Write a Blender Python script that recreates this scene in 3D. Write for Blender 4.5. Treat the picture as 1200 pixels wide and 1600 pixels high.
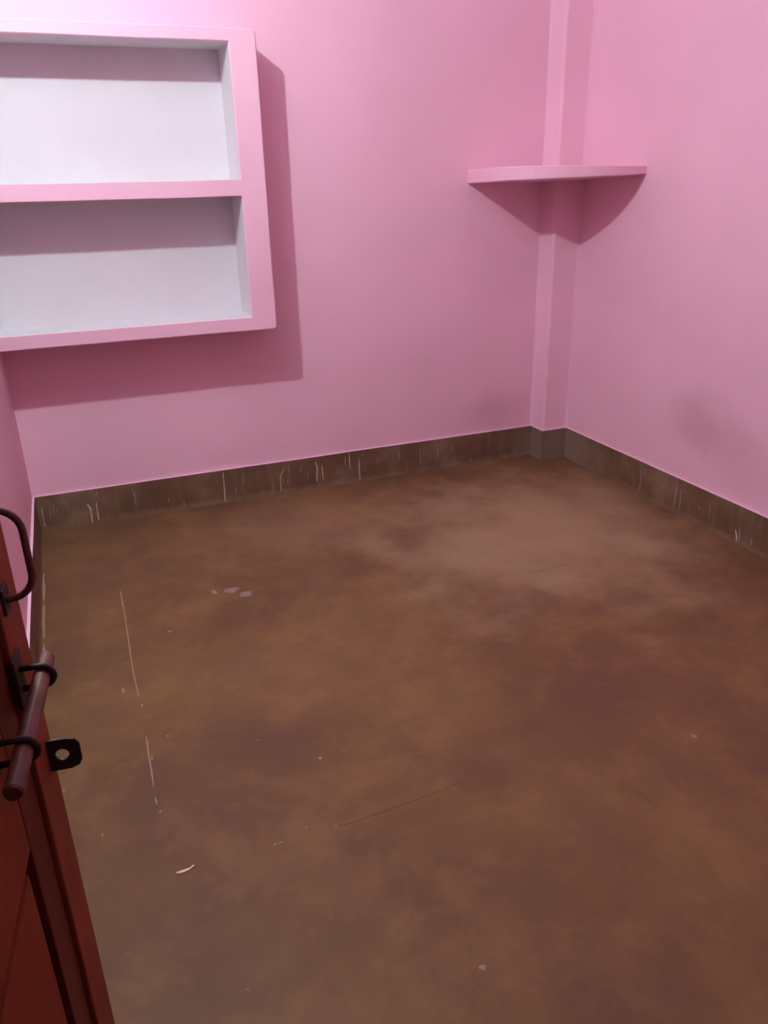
import bpy, bmesh, math, random
from mathutils import Vector, Matrix, noise

scene = bpy.context.scene
for o in list(bpy.data.objects):
    bpy.data.objects.remove(o)
C = scene.collection

# ------------------------------------------------------------------ camera
F_PX = 1228.6
cam_d = bpy.data.cameras.new('camera')
cam_d.sensor_fit = 'AUTO'
cam_d.sensor_width = 36.0
cam_d.lens = F_PX / 1600.0 * 36.0
cam_d.clip_start = 0.02
cam = bpy.data.objects.new('camera', cam_d)
C.objects.link(cam)
_r = Vector((0.92800496, -0.37188036, -0.02262272))
_u = Vector((0.16196901, 0.34801083, 0.92339293))
_f = Vector((0.33551874, 0.8605774, -0.38318887))
_m = Matrix((_r, _u, -_f)).transposed().to_4x4()
_m.translation = Vector((-2.605, -3.8468, 1.5))
cam.matrix_world = _m
scene.camera = cam

# ------------------------------------------------------------------ light and exposure
scene.view_settings.view_transform = 'Standard'
scene.view_settings.look = 'None'
scene.view_settings.gamma = 1.0
scene.view_settings.use_curve_mapping = False
scene.view_settings.exposure = 0.0
BULB_STRENGTH = 2600.0        # the one bare bulb high on the left wall lights the room
BULB_COLOR = (0.98, 1.23, 1.26, 1)

world = bpy.data.worlds.new('world')
scene.world = world
world.use_nodes = True
bg = world.node_tree.nodes['Background']
bg.inputs['Color'].default_value = (0.85, 0.8, 0.8, 1)
bg.inputs['Strength'].default_value = 0.06

random.seed(4)

# ------------------------------------------------------------------ room measures (metres)
W = 2.89            # back wall length; the right wall is x = 0, the back wall y = 0
NEAR = -3.79        # inner face of the wall with the doorway
H = 3.05
SK = 0.179          # skirting height
SKD = 0.010         # skirting depth
COLW, COLD = 0.159, 0.1235

# ------------------------------------------------------------------ helpers
def link(o, parent=None):
    C.objects.link(o)
    if parent is not None:
        o.parent = parent
    return o

def obj(name, bm, mats, parent=None, smooth=False):
    me = bpy.data.meshes.new(name)
    bmesh.ops.recalc_face_normals(bm, faces=bm.faces[:])
    if smooth:
        for f in bm.faces:
            f.smooth = True
    bm.to_mesh(me)
    bm.free()
    if not isinstance(mats, (list, tuple)):
        mats = [mats]
    for m in mats:
        me.materials.append(m)
    return link(bpy.data.objects.new(name, me), parent)

def empty(name, loc=(0, 0, 0), rz=0.0):
    o = bpy.data.objects.new(name, None)
    o.location = loc
    o.rotation_euler = (0, 0, rz)
    o.empty_display_size = 0.1
    return link(o)

def tag(o, label=None, cat=None, group=None, kind=None):
    if label: o['label'] = label
    if cat: o['category'] = cat
    if group: o['group'] = group
    if kind: o['kind'] = kind
    return o

def add_box(bm, x0, x1, y0, y1, z0, z1, bevel=0.0, seg=2):
    vs = [bm.verts.new(p) for p in ((x0, y0, z0), (x1, y0, z0), (x1, y1, z0), (x0, y1, z0),
                                    (x0, y0, z1), (x1, y0, z1), (x1, y1, z1), (x0, y1, z1))]
    fs = [bm.faces.new([vs[i] for i in q]) for q in
          ((0, 3, 2, 1), (4, 5, 6, 7), (0, 1, 5, 4), (1, 2, 6, 5), (2, 3, 7, 6), (3, 0, 4, 7))]
    if bevel > 0:
        es = list({e for f in fs for e in f.edges})
        bmesh.ops.bevel(bm, geom=es, offset=bevel, segments=seg, profile=0.5, affect='EDGES')
    return fs

def box_obj(name, mats, parent, x0, x1, y0, y1, z0, z1, bevel=0.0, seg=2):
    bm = bmesh.new()
    add_box(bm, x0, x1, y0, y1, z0, z1, bevel, seg)
    return obj(name, bm, mats, parent)

def add_tube(bm, pts, r, n=12, cap=True):
    """round bar along a polyline; r a number or a list"""
    pts = [Vector(p) for p in pts]
    rs = r if isinstance(r, (list, tuple)) else [r] * len(pts)
    rings = []
    ref = None
    for i, p in enumerate(pts):
        d = (pts[min(i + 1, len(pts) - 1)] - pts[max(i - 1, 0)]).normalized()
        if ref is None:
            ref = Vector((0, 0, 1)) if abs(d.z) < 0.9 else Vector((1, 0, 0))
        a = (ref - d * ref.dot(d)).normalized()
        ref = a
        b = d.cross(a)
        rings.append([bm.verts.new(p + (a * math.cos(t) + b * math.sin(t)) * rs[i])
                      for t in [2 * math.pi * k / n for k in range(n)]])
    for A, B in zip(rings, rings[1:]):
        for k in range(n):
            bm.faces.new((A[k], A[(k + 1) % n], B[(k + 1) % n], B[k]))
    if cap:
        bm.faces.new(list(reversed(rings[0])))
        bm.faces.new(rings[-1])

def add_lathe(bm, prof, mat4, n=24):
    """prof: (radius, height) pairs spun round local z, then moved by mat4"""
    rings = []
    for r, h in prof:
        rings.append([bm.verts.new(mat4 @ Vector((max(r, 1e-5) * math.cos(2 * math.pi * k / n),
                                                   max(r, 1e-5) * math.sin(2 * math.pi * k / n), h))) for k in range(n)])
    for A, B in zip(rings, rings[1:]):
        for k in range(n):
            bm.faces.new((A[k], A[(k + 1) % n], B[(k + 1) % n], B[k]))
    bm.faces.new(list(reversed(rings[0])))
    bm.faces.new(rings[-1])

# ------------------------------------------------------------------ materials
def s2l(c):
    return tuple(((v / 255) / 12.92 if v / 255 <= 0.04045 else ((v / 255 + 0.055) / 1.055) ** 2.4) for v in c) + (1.0,)

class NT:
    def __init__(self, name):
        self.m = bpy.data.materials.new(name)
        self.m.use_nodes = True
        self.t = self.m.node_tree
        self.b = self.t.nodes['Principled BSDF']
    def n(self, kind, **kw):
        nd = self.t.nodes.new(kind)
        for k, v in kw.items():
            if k in nd.inputs: nd.inputs[k].default_value = v
            else: setattr(nd, k, v)
        return nd
    def l(self, a, b):
        self.t.links.new(a, b)
    def pos(self, scale=(1, 1, 1), loc=(0, 0, 0)):
        g = self.n('ShaderNodeNewGeometry')
        mp = self.n('ShaderNodeMapping')
        mp.inputs['Scale'].default_value = scale
        mp.inputs['Location'].default_value = loc
        self.l(g.outputs['Position'], mp.inputs['Vector'])
        return mp.outputs['Vector']
    def noise(self, vec, scale, detail=4.0, rough=0.55, dist=0.0):
        nd = self.n('ShaderNodeTexNoise')
        nd.inputs['Scale'].default_value = scale
        nd.inputs['Detail'].default_value = detail
        nd.inputs['Roughness'].default_value = rough
        nd.inputs['Distortion'].default_value = dist
        self.l(vec, nd.inputs['Vector'])
        return nd.outputs['Fac']
    def ramp(self, fac, stops):
        r = self.n('ShaderNodeValToRGB')
        e = r.color_ramp.elements
        while len(e) < len(stops): e.new(0.5)
        for i, (p, c) in enumerate(stops):
            e[i].position = p
            e[i].color = c if len(c) == 4 else tuple(c) + (1,)
        self.l(fac, r.inputs['Fac'])
        return r.outputs['Color']
    def mix(self, fac, a, b, mode='MIX'):
        nd = self.n('ShaderNodeMix', data_type='RGBA', blend_type=mode)
        for i, v in ((0, fac), (6, a), (7, b)):
            if hasattr(v, 'is_linked'): self.l(v, nd.inputs[i])
            elif v is not None: nd.inputs[i].default_value = v
        return nd.outputs[2]
    def math(self, op, a, b=None, clamp=False):
        nd = self.n('ShaderNodeMath', operation=op, use_clamp=clamp)
        for i, v in ((0, a), (1, b)):
            if v is None: continue
            if hasattr(v, 'is_linked'): self.l(v, nd.inputs[i])
            else: nd.inputs[i].default_value = v
        return nd.outputs[0]
    def bump(self, h, strength, dist):
        nd = self.n('ShaderNodeBump')
        nd.inputs['Strength'].default_value = strength
        nd.inputs['Distance'].default_value = dist
        self.l(h, nd.inputs['Height'])
        self.l(nd.outputs['Normal'], self.b.inputs['Normal'])
    def smudge(self, centre, radius, amount, rag=0.8):
        """soft-edged patch mask, its outline broken by noise"""
        g = self.n('ShaderNodeNewGeometry')
        d = self.n('ShaderNodeVectorMath', operation='SUBTRACT')
        self.l(g.outputs['Position'], d.inputs[0])
        d.inputs[1].default_value = centre
        s = self.n('ShaderNodeVectorMath', operation='DIVIDE')
        self.l(d.outputs[0], s.inputs[0])
        s.inputs[1].default_value = radius
        ln = self.n('ShaderNodeVectorMath', operation='LENGTH')
        self.l(s.outputs[0], ln.inputs[0])
        nz = self.noise(g.outputs['Position'], 6.0 if rag < 1 else 3.2, 3 if rag < 1 else 7)
        v = self.math('ADD', ln.outputs['Value'], self.math('MULTIPLY', self.math('SUBTRACT', nz, 0.5), rag))
        m = self.n('ShaderNodeMapRange', interpolation_type='SMOOTHSTEP')
        m.inputs['From Min'].default_value = 1.0
        m.inputs['From Max'].default_value = 0.1
        m.inputs['To Max'].default_value = amount
        self.l(v, m.inputs['Value'])
        return m.outputs[0]

PINK = (0.935, 0.545, 0.672, 1)
def pink_paint(name, blotches=(), base=PINK):
    t = NT(name)
    P = t.pos()
    a = t.noise(P, 1.3, 3, 0.5)
    b = t.noise(P, 9.0, 4, 0.6)
    dark = tuple(v * 0.93 for v in base[:3]) + (1,)
    lite = tuple(min(1, v * 1.05) for v in base[:3]) + (1,)
    col = t.ramp(a, [(0.3, dark), (0.7, lite)])
    col = t.mix(t.math('MULTIPLY', b, 0.12), col, (base[0] * 0.9, base[1] * 0.95, base[2] * 1.05, 1))
    for c, r, k in blotches:
        col = t.mix(t.smudge(c, r, k), col, (base[0] * 0.55, base[1] * 0.42, base[2] * 0.42, 1))  # wall paint toned darker inside each soft patch
    t.l(col, t.b.inputs['Base Color'])
    t.b.inputs['Roughness'].default_value = 0.6
    t.b.inputs['Specular IOR Level'].default_value = 0.25
    h = t.math('ADD', t.noise(P, 3.2, 2), t.math('MULTIPLY', t.noise(P, 70, 3), 0.06))
    t.bump(h, 0.22, 0.02)
    return t.m

def white_paint():
    t = NT('white_distemper')
    P = t.pos()
    col = t.ramp(t.noise(P, 4.0, 4, 0.6), [(0.3, (0.74, 0.675, 0.71, 1)), (0.7, (0.78, 0.715, 0.75, 1))])
    t.l(col, t.b.inputs['Base Color'])
    t.b.inputs['Roughness'].default_value = 0.75
    t.bump(t.math('ADD', t.noise(P, 5, 2), t.math('MULTIPLY', t.noise(P, 90, 3), 0.06)), 0.2, 0.015)
    return t.m

def floor_cement():
    t = NT('brown_cement_floor')
    P = t.pos()
    big = t.noise(P, 1.6, 5, 0.6, 0.6)
    mid = t.noise(t.pos(loc=(3, 1, 0)), 4.6, 7, 0.66, 0.35)
    fine = t.noise(t.pos(loc=(7, 2, 0)), 24, 5, 0.65)
    col = t.ramp(big, [(0.30, (0.122, 0.056, 0.031, 1)), (0.47, (0.145, 0.069, 0.031, 1)), (0.58, (0.175, 0.087, 0.033, 1)), (0.72, (0.208, 0.107, 0.045, 1))])
    pat = t.ramp(mid, [(0.47, (0, 0, 0, 1)), (0.56, (0.5, 0.5, 0.5, 1)), (0.70, (1, 1, 1, 1))])
    col = t.mix(t.math('MULTIPLY', pat, 0.52), col, (0.27, 0.136, 0.056, 1))
    dk = t.ramp(t.noise(t.pos(loc=(-4, 5, 0)), 3.1, 7, 0.66), [(0.45, (0, 0, 0, 1)), (0.66, (1, 1, 1, 1))])
    col = t.mix(t.math('MULTIPLY', dk, 0.5), col, (0.108, 0.049, 0.032, 1))
    # floor sheen painted in: reflected wall light as paler cement towards the corner
    sheen = t.smudge((-0.70, -0.98, 0), (1.05, 1.0, 0.5), 0.60, 1.5)
    col = t.mix(sheen, col, (0.45, 0.31, 0.175, 1))
    pale2 = t.smudge((-1.6, -0.45, 0), (0.9, 0.5, 0.5), 0.35, 1.5)  # second paler patch near the back wall
    col = t.mix(pale2, col, (0.34, 0.20, 0.115, 1))
    col = t.mix(t.math('MULTIPLY', fine, 0.22), col, (0.10, 0.058, 0.034, 1))
    t.l(col, t.b.inputs['Base Color'])
    rr = t.n('ShaderNodeMapRange')
    rr.inputs['To Min'].default_value = 0.42
    rr.inputs['To Max'].default_value = 0.66
    t.l(mid, rr.inputs['Value'])
    t.l(rr.outputs[0], t.b.inputs['Roughness'])
    t.b.inputs['Specular IOR Level'].default_value = 0.2
    t.bump(t.math('ADD', big, t.math('MULTIPLY', fine, 0.12)), 0.12, 0.012)
    return t.m

def skirting_cement():
    t = NT('cement_skirting')
    st = t.noise(t.pos(scale=(1, 1, 0.10)), 26, 4, 0.6)
    cl = t.noise(t.pos(), 3.5, 4, 0.6)
    col = t.ramp(cl, [(0.32, (0.115, 0.058, 0.031, 1)), (0.52, (0.158, 0.088, 0.048, 1)), (0.70, (0.225, 0.145, 0.090, 1))])
    col = t.mix(t.math('MULTIPLY', t.ramp(st, [(0.50, (0, 0, 0, 1)), (0.78, (1, 1, 1, 1))]), 0.35), col, (0.27, 0.195, 0.145, 1))
    col = t.mix(t.smudge((-0.08, -0.14, 0.06), (0.34, 0.5, 0.3), 0.7), col, (0.27, 0.20, 0.145, 1))
    g = t.n('ShaderNodeNewGeometry')
    sx = t.n('ShaderNodeSeparateXYZ')
    t.l(g.outputs['Position'], sx.inputs[0])
    # mortar dust splashed unevenly along the foot
    fh = t.math('SUBTRACT', 0.03, t.math('ADD', sx.outputs['Z'], t.math('MULTIPLY', t.math('SUBTRACT', t.noise(t.pos(), 12, 5, 0.65), 0.5), 0.12)))
    ft = t.math('MULTIPLY', fh, 28.0, True)
    col = t.mix(t.math('MULTIPLY', ft, 0.6), col, (0.22, 0.135, 0.085, 1))
    t.l(col, t.b.inputs['Base Color'])
    t.b.inputs['Roughness'].default_value = 0.62
    t.b.inputs['Specular IOR Level'].default_value = 0.3
    t.bump(t.math('ADD', cl, t.math('MULTIPLY', st, 0.3)), 0.25, 0.008)
    return t.m

def plain(name, col, rough=0.6, spec=0.3, var=0.15, scale=18, metal=0.0, bump=0.0):
    t = NT(name)
    nz = t.noise(t.pos(), scale, 4, 0.6)
    c = t.ramp(nz, [(0.3, tuple(v * (1 - var) for v in col)), (0.7, tuple(min(1, v * (1 + var)) for v in col))])
    t.l(c, t.b.inputs['Base Color'])
    t.b.inputs['Roughness'].default_value = rough
    t.b.inputs['Specular IOR Level'].default_value = spec
    t.b.inputs['Metallic'].default_value = metal
    if bump: t.bump(nz, bump, 0.004)
    return t.m

def enamel(name, col, var=0.25):
    """brushed enamel on door timber: faint vertical brush marks"""
    t = NT(name)
    st = t.noise(t.pos(scale=(1, 1, 0.06)), 90, 4, 0.6)
    cl = t.noise(t.pos(), 7, 3)
    k = t.math('ADD', t.math('MULTIPLY', st, 0.5), t.math('MULTIPLY', cl, 0.5))
    c = t.ramp(k, [(0.35, tuple(v * (1 - var) for v in col)), (0.65, tuple(v * (1 + var) for v in col))])
    t.l(c, t.b.inputs['Base Color'])
    t.b.inputs['Roughness'].default_value = 0.52
    t.b.inputs['Specular IOR Level'].default_value = 0.14
    t.bump(st, 0.12, 0.002)
    return t.m

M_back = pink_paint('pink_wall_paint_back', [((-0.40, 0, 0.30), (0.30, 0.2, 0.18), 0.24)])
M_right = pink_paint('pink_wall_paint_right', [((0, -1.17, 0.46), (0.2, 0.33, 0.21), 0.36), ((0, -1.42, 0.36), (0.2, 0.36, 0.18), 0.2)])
M_pink = pink_paint('pink_paint')
M_lip = pink_paint('pale_pink_paint_edge', base=(0.86, 0.56, 0.66, 1))
M_white = white_paint()
M_ceil = plain('white_ceiling_paint', (0.90, 0.87, 0.88), 0.8, 0.2, 0.04, 3)
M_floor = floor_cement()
M_skirt = skirting_cement()
M_drip = plain('dried_pale_paint', (0.52, 0.40, 0.36), 0.6, 0.3, 0.2, 30)
M_drip_faint = plain('thin_dried_paint', (0.27, 0.19, 0.155), 0.6, 0.3, 0.2, 30)
M_speck = plain('pale_paint_spot', (0.30, 0.19, 0.135), 0.6, 0.3, 0.25, 40)
M_crack = plain('dark_crack', (0.118, 0.060, 0.034), 0.8, 0.1, 0.2, 30)
M_flake = plain('plaster_flake', (0.75, 0.55, 0.46), 0.7, 0.2, 0.1, 60)
M_door = enamel('maroon_enamel', (0.175, 0.024, 0.007))
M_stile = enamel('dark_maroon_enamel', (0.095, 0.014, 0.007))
M_lipping = enamel('red_brown_enamel', (0.20, 0.036, 0.017))  # edge strip in a lighter red-brown than the stiles
M_iron = plain('dark_painted_iron', (0.024, 0.008, 0.006), 0.55, 0.3, 0.35, 60, 0.0)
M_rod = plain('maroon_painted_rod', (0.115, 0.030, 0.022), 0.5, 0.35, 0.3, 45, 0.0)
M_holder = plain('black_bakelite', (0.03, 0.03, 0.03), 0.4, 0.5, 0.1)

def glow():
    t = NT('lit_bulb_glass')
    t.b.inputs['Emission Color'].default_value = BULB_COLOR
    t.b.inputs['Emission Strength'].default_value = BULB_STRENGTH
    t.b.inputs['Base Color'].default_value = (0.9, 0.9, 0.9, 1)
    return t.m
M_glow = glow()

# ------------------------------------------------------------------ the room shell
T = 0.15
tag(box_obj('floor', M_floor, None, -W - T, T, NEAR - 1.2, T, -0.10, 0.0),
    'bare brown mottled cement floor of the pink room', 'floor', kind='structure')
floor = bpy.data.objects['floor']
tag(box_obj('ceiling', M_ceil, None, -W - T, T, NEAR - T, T, H, H + 0.1),
    'plain white ceiling above the pink walls', 'ceiling', kind='structure')
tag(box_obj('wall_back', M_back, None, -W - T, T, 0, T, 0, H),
    'pink wall that carries the open white-lined cupboard', 'wall', kind='structure')
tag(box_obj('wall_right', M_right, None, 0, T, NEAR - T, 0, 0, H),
    'long pink wall on the right with a faint darker smudge', 'wall', kind='structure')
tag(box_obj('wall_left', M_pink, None, -W - T, -W, NEAR - T, 0, 0, H),
    'narrow strip of pink wall behind the maroon door', 'wall', kind='structure')
# the near wall has the doorway the picture was taken from
DX0, DX1, DZ = -2.805, -2.00, 2.05
bm = bmesh.new()
add_box(bm, -W, DX0 - 0.04, NEAR - T, NEAR, 0, H)
add_box(bm, DX1 + 0.04, 0, NEAR - T, NEAR, 0, H)
add_box(bm, DX0 - 0.04, DX1 + 0.04, NEAR - T, NEAR, DZ + 0.04, H)
tag(obj('wall_front', bm, M_pink), 'pink wall with the doorway behind the viewer', 'wall', kind='structure')
fr = tag(empty('trim_1', (0, NEAR, 0)), 'maroon timber frame lining the doorway', 'door frame', kind='structure')
box_obj('jamb', M_door, fr, DX0 - 0.04, DX0, -T - 0.005, 0.0, 0, DZ)
box_obj('jamb', M_door, fr, DX1, DX1 + 0.04, -T - 0.005, 0.0, 0, DZ)
box_obj('head', M_door, fr, DX0 - 0.04, DX1 + 0.04, -T - 0.005, 0.0, DZ, DZ + 0.04)

# corner pillar: plastered, edges a little rounded and wavy
def pillar():
    bm = bmesh.new()
    n = 60
    rings = []
    for i in range(n + 1):
        z = H * i / n
        dx = 0.004 * noise.noise(Vector((0, 0, z * 1.7))) + 0.002 * noise.noise(Vector((3, 0, z * 6)))
        dy = 0.003 * noise.noise(Vector((9, 0, z * 1.9)))
        r = 0.017
        pts = [(-COLW + dx - 0.014, 0.02), (-COLW + dx - 0.012, -0.001), (-COLW + dx - 0.004, -0.005), (-COLW + dx, -0.014)]
        for k in range(5):
            a = math.pi + (math.pi / 2) * k / 4
            pts.append((-COLW + dx + r + r * math.cos(a), -COLD + dy + r + r * math.sin(a)))
        pts += [(-0.014, -COLD + dy), (-0.005, -COLD + dy - 0.004), (-0.001, -COLD + dy - 0.012), (0.02, -COLD + dy - 0.014), (0.02, 0.02)]
        rings.append([bm.verts.new((x, y, z)) for x, y in pts])
    m = len(rings[0])
    for A, B in zip(rings, rings[1:]):
        for k in range(m):
            bm.faces.new((A[k], A[(k + 1) % m], B[(k + 1) % m], B[k]))
    bm.faces.new(list(reversed(rings[0])))
    bm.faces.new(rings[-1])
    return bm
tag(obj('wall_corner', pillar(), M_pink, smooth=True),
    'narrow pink plastered pillar boxed into the room corner', 'pillar', kind='structure')

# skirting: cement band standing 1 cm proud, its top arris painted with the wall
def skirting(name, label, pts, seed):
    """pts: plan polyline of the front face; built inward from the wall behind it"""
    root = tag(empty(name), label, 'skirting', kind='structure')
    # resample
    path = []
    for (a, b) in zip(pts, pts[1:]):
        a, b = Vector(a), Vector(b)
        k = max(1, int((b - a).length / 0.05))
        path += [a.lerp(b, i / k) for i in range(k)]
    path.append(Vector(pts[-1]))
    nrm = []
    for i in range(len(path)):
        d = (path[min(i + 1, len(path) - 1)] - path[max(i - 1, 0)]).normalized()
        nrm.append(Vector((-d.y, d.x)))          # points into the wall
    for part, mat, z0, z1, off in (('cement_band', M_skirt, 0.0, SK - 0.003, 0.0), ('painted_top_edge', M_lip, SK - 0.003, SK, 0.0003)):
        bm = bmesh.new()
        rings = []
        for i, p in enumerate(path):
            w = 0.0012 * noise.noise(Vector((p.x * 3, p.y * 3, seed)))
            wz = 0.0025 * noise.noise(Vector((p.x * 2.2, p.y * 2.2, seed + 5)))
            back = p + nrm[i] * (SKD + 0.012)
            f = p - nrm[i] * (w + off)
            zt = z1 + wz
            zb = z0 + (wz if z0 > 0 else 0)
            flare = 0.004 + 0.003 * noise.noise(Vector((p.x * 6, p.y * 6, seed + 9))) if z0 == 0 else 0.0
            ft = p + nrm[i] * (0.002) - nrm[i] * (w + off)
            ring = [(back.x, back.y, zb), ((f - nrm[i] * flare).x, (f - nrm[i] * flare).y, zb), (f.x, f.y, zb + (zt - zb) * 0.15)]
            ring += [(f.x, f.y, zt - 0.001), (ft.x, ft.y, zt), (back.x, back.y, zt)]
            rings.append([bm.verts.new(q) for q in ring])
        m = len(rings[0])
        for A, B in zip(rings, rings[1:]):
            for k in range(m):
                bm.faces.new((A[k], A[(k + 1) % m], B[(k + 1) % m], B[k]))
        bm.faces.new(list(reversed(rings[0])))
        bm.faces.new(rings[-1])
        obj(part, bm, mat, root)
    return root

sk_back = skirting('baseboard_back', 'dark cement skirting with pale paint drips below the cupboard', [(-W + SKD, -SKD), (-COLW - SKD, -SKD)], 1)
sk_cor = skirting('baseboard_corner', 'dusty cement skirting wrapped round the corner pillar', [(-COLW - SKD, -SKD), (-COLW - SKD, -COLD - SKD), (-SKD, -COLD - SKD)], 2)
sk_right = skirting('baseboard_right', 'brown cement skirting with grey smears along the right wall', [(-SKD, -COLD - SKD), (-SKD, NEAR)], 3)
sk_left = skirting('baseboard_left', 'cement skirting on the left wall beside the maroon door', [(-W + SKD, NEAR), (-W + SKD, -SKD)], 4)

# dried drips of paint that ran down the skirting
def drip_mesh(pts, w, to3, th=0.0012):
    """pts (u, z) along the face; a thin raised run of paint, thicker at its lower end"""
    bm = bmesh.new()
    q = []
    for (a, b) in zip(pts, pts[1:]):
        for i in range(3):
            q.append((a[0] + (b[0] - a[0]) * i / 3, a[1] + (b[1] - a[1]) * i / 3))
    q.append(pts[-1])
    L = []
    for i, (u, z) in enumerate(q):
        k = i / (len(q) - 1)
        ww = w * (0.55 + 0.5 * abs(math.sin(2.3 * k + u * 40)))
        if i == 0: ww *= 0.5
        if i == len(q) - 1: ww *= 0.6
        L.append([bm.verts.new(to3(u - ww, z, -0.001)), bm.verts.new(to3(u, z, th)), bm.verts.new(to3(u + ww, z, -0.001))])
    for A, B in zip(L, L[1:]):
        bm.faces.new((A[0], A[1], B[1], B[0]))
        bm.faces.new((A[1], A[2], B[2], B[1]))
    return bm

DRIPS_BACK = [
    [(-2.8581, 0.1231), (-2.8610, 0.0740), (-2.8612, 0.0239)],
    [(-2.8180, 0.1491), (-2.8326, 0.0439)],
    [(-2.8020, 0.1382), (-2.8173, 0.0704)],
    [(-2.7929, 0.1077), (-2.7935, 0.0829)],
    [(-2.7447, 0.1367), (-2.7429, 0.0823)],
    [(-2.7217, 0.0870), (-2.7213, 0.0449)],
    [(-2.7063, 0.0380), (-2.7038, 0.0078)],
    [(-2.6551, 0.1048), (-2.6446, 0.0778), (-2.6460, 0.0020)],
    [(-2.6011, 0.1667), (-2.6091, 0.1389)],
    [(-2.6127, 0.1060), (-2.6162, 0.0644), (-2.6151, 0.0131)],
    [(-2.4382, 0.1528), (-2.4322, 0.1137), (-2.4317, 0.0623)],
    [(-2.2708, 0.0696), (-2.2752, 0.0469)],
    [(-2.1977, 0.0485), (-2.2007, 0.0096)],
    [(-1.9875, 0.1671), (-1.9878, 0.1236), (-1.9915, 0.0048)],
    [(-1.8851, 0.1558), (-1.8907, 0.0773)],
    [(-1.9266, 0.0786), (-1.9308, 0.0348)],
    [(-1.7292, 0.0917), (-1.7345, 0.0023)],
    [(-1.6725, 0.1321), (-1.6913, 0.0902), (-1.6927, 0.0136)],
    [(-1.6784, 0.0882), (-1.6774, 0.0429)],
    [(-1.6452, 0.1502), (-1.6423, 0.1051)],
    [(-1.6721, 0.0194), (-1.6691, 0.0020)],
    [(-1.5779, 0.1357), (-1.5803, 0.1000)],
    [(-1.5384, 0.1026), (-1.5389, 0.0527)],
    [(-1.4955, 0.1503), (-1.4867, 0.1174), (-1.4932, 0.0363)],
    [(-1.4587, 0.1222), (-1.4571, 0.0352)],
    [(-1.3264, 0.1571), (-1.3288, 0.1027)],
    [(-1.3047, 0.1722), (-1.2995, 0.0753)],
    [(-1.2482, 0.1320), (-1.2481, 0.0068)],
    [(-1.2286, 0.1612), (-1.2294, 0.1385)],
    [(-1.1409, 0.1209), (-1.1419, 0.0839)],
    [(-1.6507, 0.0974), (-1.6545, 0.0438)],
    [(-1.0142, 0.1676), (-1.0110, 0.0691)],
    [(-0.8865, 0.1356), (-0.8791, 0.0399)],
    [(-0.7747, 0.1435), (-0.7724, 0.0575)],
    [(-0.6873, 0.1408), (-0.6837, 0.0926)],
    [(-0.5646, 0.0319), (-0.5641, 0.0074)],
    [(-0.9692, 0.0723), (-0.9661, 0.0101)],
]
DRIPS_CORNER = [
    [(-0.1260, 0.0489), (-0.1237, 0.0142)],
    [(-0.0927, 0.0392), (-0.0940, 0.0020)],
    [(-0.0634, 0.0889), (-0.0606, 0.0198)],
]
DRIPS_RIGHT = [
    [(-0.6705, 0.1760), (-0.6657, 0.1466)],
    [(-0.8499, 0.1667), (-0.8458, 0.1105)],
    [(-0.8107, 0.1760), (-0.8190, 0.0272)],
    [(-1.0724, 0.1760), (-1.0750, 0.0182)],
    [(-1.1038, 0.1258), (-1.1101, 0.0223)],
    [(-1.2293, 0.0928), (-1.2358, 0.0694)],
    [(-1.4609, 0.0639), (-1.4788, 0.0134)],
    [(-1.4816, 0.0845), (-1.4924, 0.0149)],
    [(-1.5547, 0.0573), (-1.5572, 0.0217)],
    [(-1.2957, 0.1172), (-1.3040, 0.0610)],
    [(-1.0006, 0.1702), (-1.0045, 0.1182)],
]
STREAKS = [
    [(-2.579, -0.795), (-2.579, -0.956), (-2.582, -1.153), (-2.586, -1.346), (-2.587, -1.491), (-2.586, -1.581)],
    [(-2.585, -1.796), (-2.588, -1.888), (-2.589, -1.961), (-2.590, -2.030)],
    [(-2.591, -2.069), (-2.589, -2.103)],
    [(-2.892, -1.111), (-2.893, -1.275)],
    [(-2.875, -0.796), (-2.886, -1.076)],
    [(-2.873, -0.491), (-2.875, -0.767)],
]
SPECKS = [
    (-2.629, -1.524, 0.0063, 0.0187),
    (-2.580, -1.635, 0.0041, 0.0122),
    (-2.584, -1.578, 0.0031, 0.0073),
    (-2.818, -1.945, 0.0035, 0.0053),
    (-2.731, -2.156, 0.0025, 0.0068),
    (-2.585, -2.130, 0.0042, 0.0048),
    (-2.335, -2.357, 0.0064, 0.0031),
    (-2.320, -2.356, 0.0072, 0.0031),
    (-2.177, -2.360, 0.0033, 0.0033),
    (-2.247, -2.333, 0.0024, 0.0033),
    (-2.281, -1.948, 0.0028, 0.0044),
    (-2.437, -1.212, 0.0108, 0.0094),
    (-2.525, -1.822, 0.0039, 0.0061),
    (-2.581, -1.906, 0.0037, 0.0086),
    (-2.164, -0.982, 0.0393, 0.0282),
    (-2.112, -1.041, 0.0285, 0.0220),
    (-2.227, -0.971, 0.0105, 0.0224),
    (-2.483, -2.708, 0.0026, 0.0028),
    (-2.137, -2.098, 0.0046, 0.0068),
    (-2.021, -2.850, 0.0093, 0.0073),
    (-1.104, -2.440, 0.0083, 0.0091),
]
CRACKS = [
    [(-1.019, -1.351), (-0.917, -1.346), (-0.786, -1.339)],
    [(-2.170, -2.365), (-2.046, -2.361), (-1.934, -2.354), (-1.775, -2.343)],
]


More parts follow.
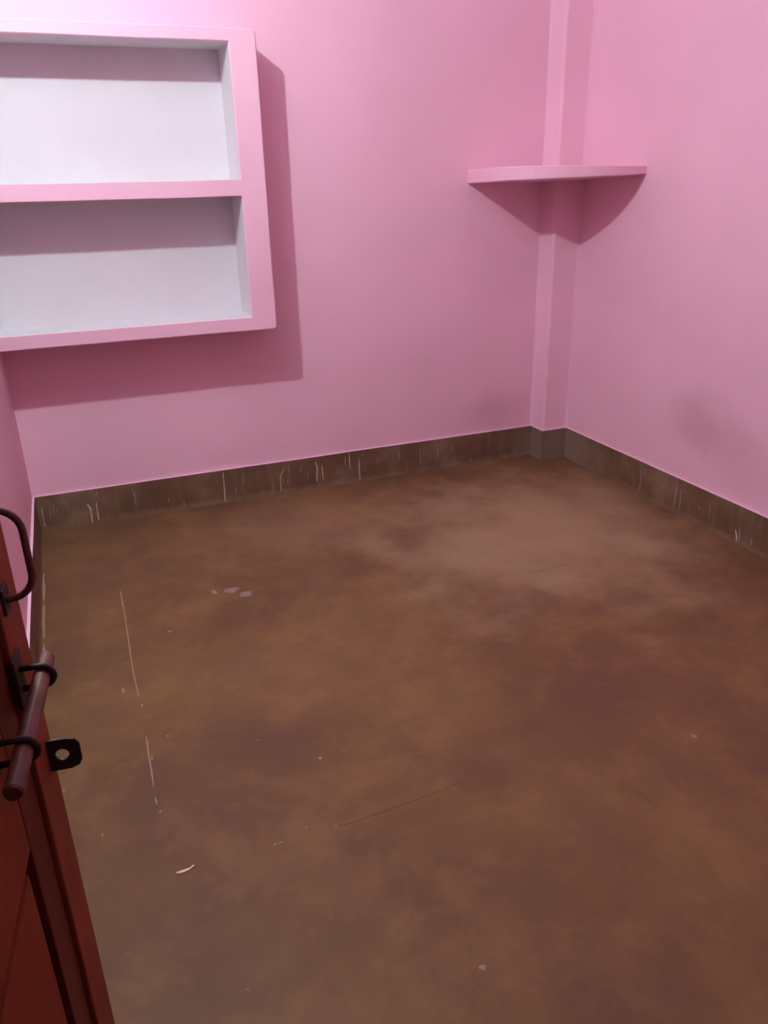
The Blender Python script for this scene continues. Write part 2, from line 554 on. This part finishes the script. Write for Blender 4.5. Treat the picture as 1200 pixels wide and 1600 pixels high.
BRIGHT = {0, 7, 9, 13, 17, 23, 24, 26, 27}
for i, d in enumerate(DRIPS_BACK):
    br = i in BRIGHT
    obj('paint_drip', drip_mesh(d, 0.0060 if i == 7 else (0.0040 if br else 0.0038), lambda u, z, h: (u, -SKD - 0.0006 - h - (0.004 if z < 0.03 else 0.0), z)),
        M_drip if br else M_drip_faint, sk_back)
for d in DRIPS_CORNER:
    obj('paint_drip', drip_mesh(d, 0.004, lambda u, z, h: (u, -COLD - SKD - 0.0006 - h - (0.004 if z < 0.03 else 0.0), z)), M_drip_faint, sk_cor)
for i, d in enumerate(DRIPS_RIGHT):
    obj('paint_drip', drip_mesh(d, 0.0065 if i in (2, 3) else 0.0048, lambda u, z, h: (-SKD - 0.0006 - h - (0.004 if z < 0.03 else 0.0), u, z)),
        M_drip if i in (6,) else M_drip_faint, sk_right)

# pale streaks along the floor's old joint lines, spots and hairline cracks
def ribbon(pts, w, seed, z=0.0008, step=0.03):
    bm = bmesh.new()
    q = []
    for a, b in zip(pts, pts[1:]):
        a, b = Vector(a), Vector(b)
        k = max(2, int((b - a).length / step))
        q += [a.lerp(b, i / k) for i in range(k)]
    q.append(Vector(pts[-1]))
    L = []
    for i, p in enumerate(q):
        d = (q[min(i + 1, len(q) - 1)] - q[max(i - 1, 0)]).normalized()
        n_ = Vector((-d.y, d.x))
        k = 0.5 + 0.9 * abs(noise.noise(Vector((p.x * 19, p.y * 19, seed))))
        if i in (0, len(q) - 1): k *= 0.3
        p = p + n_ * 0.002 * noise.noise(Vector((p.x * 8, p.y * 8, seed + 3)))
        L.append([bm.verts.new((*(p - n_ * w * k), 0.0002)), bm.verts.new((*p, z)), bm.verts.new((*(p + n_ * w * k), 0.0002))])
    for A, B in zip(L, L[1:]):
        bm.faces.new((A[0], A[1], B[1], B[0]))
        bm.faces.new((A[1], A[2], B[2], B[1]))
    return bm
for i, s in enumerate(STREAKS):
    if i >= 3:
        s = [(max(x, -W + SKD + 0.010), y) for x, y in s]
    obj('paint_streak', ribbon(s, 0.0034 if i < 3 else 0.006, i), M_speck if i else M_speck, floor)
for i, s in enumerate(CRACKS):
    obj('hairline_crack', ribbon(s, 0.0016, 20 + i), M_crack, floor)
for i, (x, y, a, b) in enumerate(SPECKS):
    bm = bmesh.new()
    n = 9
    top = bm.verts.new((x, y, 0.0012))
    vs = []
    for k in range(n):
        t = 2 * math.pi * k / n
        r = random.uniform(0.6, 1.15)
        vs.append(bm.verts.new((x + a * r * math.cos(t), y + b * r * math.sin(t), 0.0002)))
    for k in range(n):
        bm.faces.new((top, vs[k], vs[(k + 1) % n]))
    obj('paint_spot', bm, M_speck if a < 0.008 else M_drip_faint, floor)

# ------------------------------------------------------------------ built-in open cupboard on the back wall
CX, CD = -1.7025, 0.2216
CZ0, CZ1 = 0.8976, 2.1007
NX, N0, N1, N2, N3 = -1.8152, 0.9597, 1.4703, 1.5390, 2.0515
NL = -2.886
cab = tag(empty('wall_cupboard', (CX, 0, CZ0)), 'built-in open cupboard with pink front and two white-painted compartments', 'cupboard')

def soft(bm, amp, freq, seed):
    """hand-plastered waviness"""
    for v in bm.verts:
        q = v.co * freq + Vector((seed, seed * 2, 0))
        v.co += Vector((noise.noise(q), 0.6 * noise.noise(q + Vector((11, 0, 0))), noise.noise(q + Vector((0, 17, 0))))) * amp

def frame_mesh():
    """four-sided surround: pink outside, white reveals inside (material 1)"""
    bm = bmesh.new()
    r = 0.004
    def loop(x0, x1, z0, z1, y, rad, n=24):
        pts = []
        # evenly sampled rounded rectangle, same count on every loop
        cs = [(x1 - rad, z0 + rad, -90), (x1 - rad, z1 - rad, 0), (x0 + rad, z1 - rad, 90), (x0 + rad, z0 + rad, 180)]
        for ci, (cx, cz, a0) in enumerate(cs):
            arc = [(cx + rad * math.cos(math.radians(a0 + 90 * k / 4)), cz + rad * math.sin(math.radians(a0 + 90 * k / 4))) for k in range(5)]
            nx_, nz_, na = cs[(ci + 1) % 4]
            nxt = (nx_ + rad * math.cos(math.radians(na)), nz_ + rad * math.sin(math.radians(na)))
            pts += arc
            for k in range(1, n):
                pts.append((arc[-1][0] + (nxt[0] - arc[-1][0]) * k / n, arc[-1][1] + (nxt[1] - arc[-1][1]) * k / n))
        return [bm.verts.new((x, y, z)) for x, z in pts]
    x0 = -W - 0.02
    # big soft outer corner at the top right as in the plasterwork
    loops = [loop(x0, CX, CZ0, CZ1, 0.01, 0.012), loop(x0, CX, CZ0, CZ1, -CD + r, 0.012), loop(x0, CX - r, CZ0 + r, CZ1 - r, -CD, 0.012),
             loop(NL - r, NX + r, N0 - r, N3 + r, -CD, 0.004), loop(NL, NX, N0, N3, -CD + r, 0.003), loop(NL, NX, N0, N3, 0.01, 0.003)]
    for i, (A, B) in enumerate(zip(loops, loops[1:])):
        n = len(A)
        for k in range(n):
            f = bm.faces.new((A[k], A[(k + 1) % n], B[(k + 1) % n], B[k]))
            f.material_index = 1 if i == 4 else 0
    soft(bm, 0.0022, 3.5, 2.0)
    bmesh.ops.translate(bm, verts=bm.verts[:], vec=(-CX, 0, -CZ0))
    return bm
obj('surround', frame_mesh(), [M_pink, M_white], cab)

def shelf_mesh():
    bm = bmesh.new()
    n = 40
    r = 0.003
    rings = []
    for i in range(n + 1):
        x = NL - 0.004 + (NX - NL + 0.008) * i / n
        pr = [(0.01, N1), (-CD + r, N1), (-CD, N1 + r), (-CD, N2 - r), (-CD + r, N2), (0.01, N2)]
        rings.append([bm.verts.new((x, y, z)) for y, z in pr])
    for A, B in zip(rings, rings[1:]):
        for k in range(6):
            f = bm.faces.new((A[k], A[(k + 1) % 6], B[(k + 1) % 6], B[k]))
            f.material_index = 1 if k in (0, 4) else 0
    bm.faces.new(list(reversed(rings[0])))
    bm.faces.new(rings[-1])
    soft(bm, 0.0022, 3.5, 2.0)
    bmesh.ops.translate(bm, verts=bm.verts[:], vec=(-CX, 0, -CZ0))
    return bm
obj('middle_shelf', shelf_mesh(), [M_pink, M_white], cab)
box_obj('back_panel', M_white, cab, NL - 0.02 - CX, NX + 0.02 - CX, -0.003, 0.02, N0 - 0.02 - CZ0, N3 + 0.02 - CZ0)

# ------------------------------------------------------------------ corner shelf
SZ = 1.5102
plan = [(-0.607, 0.02), (-0.607, -0.02), (-0.608, -0.10), (-0.609, -0.18), (-0.609, -0.25), (-0.604, -0.31), (-0.588, -0.365), (-0.558, -0.418),
        (-0.512, -0.470), (-0.455, -0.516), (-0.390, -0.555), (-0.320, -0.586), (-0.245, -0.608), (-0.165, -0.621), (-0.085, -0.624), (-0.02, -0.620), (0.02, -0.618), (0.02, 0.02)]
bm = bmesh.new()
def thick(x, y):
    k = min(1, max(0, (x + 0.607) / 0.6))
    return 0.062 - 0.026 * k
def lift(x, y):
    """the slab runs out of level: higher at the right wall"""
    return -0.010 + 0.022 * math.atan2(max(0.0, -y), max(0.0, -x)) / (math.pi / 2)
lo, lo2, hi, hi2 = [], [], [], []
cxs, cys = -0.2, -0.2
for x, y in plan:
    j = 0.0012 * noise.noise(Vector((x * 14, y * 14, 3))) + lift(x, y)
    d = Vector((x - cxs, y - cys)).normalized() * 0.003
    inner = x > 0.0 or y > 0.0
    lo.append(bm.verts.new((x - (0 if inner else d.x), y - (0 if inner else d.y), SZ + j)))
    lo2.append(bm.verts.new((x, y, SZ + 0.003 + j)))
    hi2.append(bm.verts.new((x, y, SZ + lift(x, y) + thick(x, y) - 0.004)))
    hi.append(bm.verts.new((x - (0 if inner else d.x), y - (0 if inner else d.y), SZ + lift(x, y) + thick(x, y))))
for A, B in ((lo, lo2), (lo2, hi2), (hi2, hi)):
    for k in range(len(plan)):
        bm.faces.new((A[k], A[(k + 1) % len(plan)], B[(k + 1) % len(plan)], B[k]))
bmesh.ops.triangulate(bm, faces=[bm.faces.new(lo), bm.faces.new(hi)])
bmesh.ops.translate(bm, verts=bm.verts[:], vec=(0, 0, -SZ))
sh = empty('corner_shelf', (0, 0, SZ))
obj('slab', bm, M_pink, sh)
tag(sh, 'pink cement corner shelf with rounded front, bare, across the pillar', 'shelf')

# ------------------------------------------------------------------ bare bulb high on the left wall (above the picture)
bulb = tag(empty('light_bulb', (-2.885, -1.652, 2.93)), 'lit bare bulb in a black angled holder high on the left wall', 'lamp')
axis = Vector((0.62, 0, -0.78)).normalized()
rot = axis.to_track_quat('Z', 'Y').to_matrix().to_4x4()
bm = bmesh.new()
add_lathe(bm, [(0.013, 0.0), (0.016, 0.004), (0.016, 0.030), (0.019, 0.032), (0.019, 0.040)], rot)
obj('holder', bm, M_holder, bulb)
bm = bmesh.new()
add_lathe(bm, [(0.030, -0.004), (0.030, 0.004), (0.024, 0.010)], Matrix.Translation((-0.001, 0, 0.0)) @ Vector((1, 0, 0)).to_track_quat('Z', 'Y').to_matrix().to_4x4())
obj('wall_rose', bm, M_holder, bulb)
bm = bmesh.new()
prof = [(0.015, 0.040), (0.018, 0.046)]
for k in range(0, 11):
    a = math.radians(-58 + 148 * k / 10)
    prof.append((0.030 * math.cos(a), 0.073 + 0.030 * math.sin(a)))
add_lathe(bm, prof, rot)
obj('globe', bm, M_glow, bulb, smooth=True)

# ------------------------------------------------------------------ maroon door leaf, swung open beside the left wall
DW = 0.76
ang = math.atan2(0.9925, 0.122)
door = tag(empty('door_1', (-2.6996 - DW * 0.122, -3.019 - DW * 0.9925, 0.0), ang),
           'dark maroon panelled door standing open at the left', 'door', kind='structure')
# local frame: x from hinge to free edge, -y towards the room, z up
ST = 0.141
LK0, LK1 = 0.897, 1.30
Z0, Z1 = 0.012, 2.0
YF, YB = 0.006, 0.036
def dbox(name, mat, x0, x1, y0, y1, z0, z1, bev=0.0015, parent=None):
    return box_obj(name, mat, parent or door, x0, x1, y0, y1, z0, z1, bev, 2)
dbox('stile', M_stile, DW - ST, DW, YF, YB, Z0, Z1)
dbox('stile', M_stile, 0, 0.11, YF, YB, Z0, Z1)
for z0, z1 in ((Z0, 0.22), (LK0, LK1), (1.88, Z1)):
    dbox('rail', M_door, 0.11, DW - ST, YF + 0.0005, YB, z0, z1)
tag(dbox('edge_strip', M_lipping, DW - 0.078, DW, 0.0, YF + 0.001, Z0, Z1, 0.002), 'lighter strip down the free edge')
for z0, z1 in ((0.22, LK0), (LK1, 1.88)):
    # sunk panel with a raised, chamfered field
    bm = bmesh.new()
    def ringp(x0, x1, za, zb, y):
        return [bm.verts.new(p) for p in ((x0, y, za), (x1, y, za), (x1, y, zb), (x0, y, zb))]
    xa, xb = 0.11, DW - ST
    R_ = [ringp(xa, xb, z0, z1, 0.033), ringp(xa, xb, z0, z1, 0.022), ringp(xa + 0.012, xb - 0.012, z0 + 0.010, z1 - 0.010, 0.022),
          ringp(xa + 0.020, xb - 0.020, z0 + 0.014, z1 - 0.014, YF + 0.002)]
    for A, B in zip(R_, R_[1:]):
        for k in range(4):
            bm.faces.new((A[k], A[(k + 1) % 4], B[(k + 1) % 4], B[k]))
    bm.faces.new(R_[0])
    bm.faces.new(R_[-1])
    obj('panel', bm, M_door, door)
for z in (0.3, 1.0, 1.75):
    bm = bmesh.new()
    add_tube(bm, [(0, YB + 0.004, z - 0.045), (0, YB + 0.004, z + 0.045)], 0.006)
    obj('hinge', bm, M_iron, door)

# pull handle: round bar bent to a D
def arc_path(x, z0, z1, out, r, y0=0.0, n=7):
    pts = [(x, y0 + 0.004, z0), (x, y0 - out + r, z0)]
    for k in range(1, n + 1):
        a = math.pi / 2 * k / n
        pts.append((x, y0 - out + r - r * math.sin(a), z0 + r - r * math.cos(a)))
    for k in range(0, n + 1):
        a = math.pi / 2 * k / n
        pts.append((x, y0 - out + r - r * math.cos(a), z1 - r + r * math.sin(a)))
    pts.append((x, y0 + 0.004, z1))
    return pts
bm = bmesh.new()
add_tube(bm, arc_path(0.703, 1.134, 1.228, 0.0305, 0.024), 0.0036, 14)
h = obj('pull_handle', bm, M_rod, door, smooth=True)
for z in (1.134, 1.228):
    dbox('foot_plate', M_iron, 0.693, 0.717, -0.003, 0.0008, z - 0.014, z + 0.014, 0.001, h)

# sliding bolt: rod in two staples
bolt = empty('sliding_bolt', (0, 0, 0)); bolt.parent = door
RY, RZ = -0.0222, 1.05
bm = bmesh.new()
add_tube(bm, [(0.5150, RY, RZ), (0.5175, RY, RZ), (0.724, RY, RZ), (0.7275, RY, RZ)], [0.0068, 0.0085, 0.0085, 0.0062], 20)
obj('rod', bm, M_rod, bolt)
for x, y0 in ((0.572, YF), (0.690, 0.0)):
    pts = [(x, y0, RZ - 0.0115)]
    pts.append((x, RY, RZ - 0.0115))
    for k in range(1, 10):
        a = math.pi * k / 10
        pts.append((x, RY - 0.0115 * math.sin(a), RZ - 0.0115 * math.cos(a)))
    pts += [(x, RY, RZ + 0.0115), (x, y0, RZ + 0.0115)]
    bm = bmesh.new()
    add_tube(bm, pts, 0.0032, 10)
    obj('staple', bm, M_iron, bolt, smooth=True)
    dbox('staple_plate', M_iron, x - 0.016, x + 0.016, y0 - 0.003, y0 + 0.001, RZ - 0.028, RZ + 0.028, 0.001, bolt)

# padlock eye: flat iron plate with a hole, standing out square to the door
bm = bmesh.new()
HX, HZ = 0.7336, 0.918
outl = [(0.002, -0.0205), (-0.022, -0.0205), (-0.031, -0.017), (-0.0345, -0.010), (-0.0345, 0.011), (-0.030, 0.018), (-0.020, 0.0205), (0.002, 0.0205)]
hc, hr, n = -0.0148, 0.0074, 24
def ray_hit(t):
    """outline point in direction t from the hole centre"""
    d = Vector((math.cos(t), math.sin(t)))
    best = None
    for (a, b) in zip(outl, outl[1:] + outl[:1]):
        a = Vector(a) - Vector((hc, 0)); b = Vector(b) - Vector((hc, 0))
        e = b - a
        den = d.x * e.y - d.y * e.x
        if abs(den) < 1e-9: continue
        s = (a.x * e.y - a.y * e.x) / den
        u = (a.x * d.y - a.y * d.x) / den
        if s > 0 and -1e-6 <= u <= 1 + 1e-6 and (best is None or s < best): best = s
    return d * best
angs = sorted([2 * math.pi * k / n for k in range(n)] + [math.atan2(q[1], q[0] - hc) % (2 * math.pi) for q in outl])
LP = [[], [], [], []]
for t in angs:
    o_ = ray_hit(t)
    i_ = Vector((math.cos(t), math.sin(t))) * hr
    for L_, v, xx in ((LP[0], i_, 0.0), (LP[1], o_, 0.0), (LP[2], o_, 0.003), (LP[3], i_, 0.003)):
        L_.append(bm.verts.new((HX + xx, hc + v.x, HZ + v.y)))
for A, B in zip(LP, LP[1:] + LP[:1]):
    for k in range(len(angs)):
        bm.faces.new((A[k], A[(k + 1) % len(angs)], B[(k + 1) % len(angs)], B[k]))
pe = obj('padlock_eye', bm, M_iron, door)
dbox('flange', M_iron, HX, DW - 0.001, -0.0025, 0.0005, HZ - 0.018, HZ + 0.006, 0.0008, pe)

# ------------------------------------------------------------------ the loose flake on the floor
bm = bmesh.new()
fl = [(-0.023, -0.003), (-0.012, -0.006), (0.0, -0.0055), (0.010, -0.003), (0.023, 0.003), (0.022, 0.007), (0.012, 0.003), (0.0, 0.002), (-0.013, 0.001), (-0.022, 0.001)]
A = [bm.verts.new((x, y, 0.0003)) for x, y in fl]
B = [bm.verts.new((x * 0.94, y * 0.9, 0.003 + 0.002 * (x > 0.015))) for x, y in fl]
for k in range(len(fl)):
    bm.faces.new((A[k], A[(k + 1) % len(fl)], B[(k + 1) % len(fl)], B[k]))
bm.faces.new(A)
bm.faces.new(B)
ch = obj('plaster_flake', bm, M_flake)
ch.location = (-2.553, -2.352, 0.0)
tag(ch, 'small pale slanted flake of plaster lying on the brown floor', 'flake')
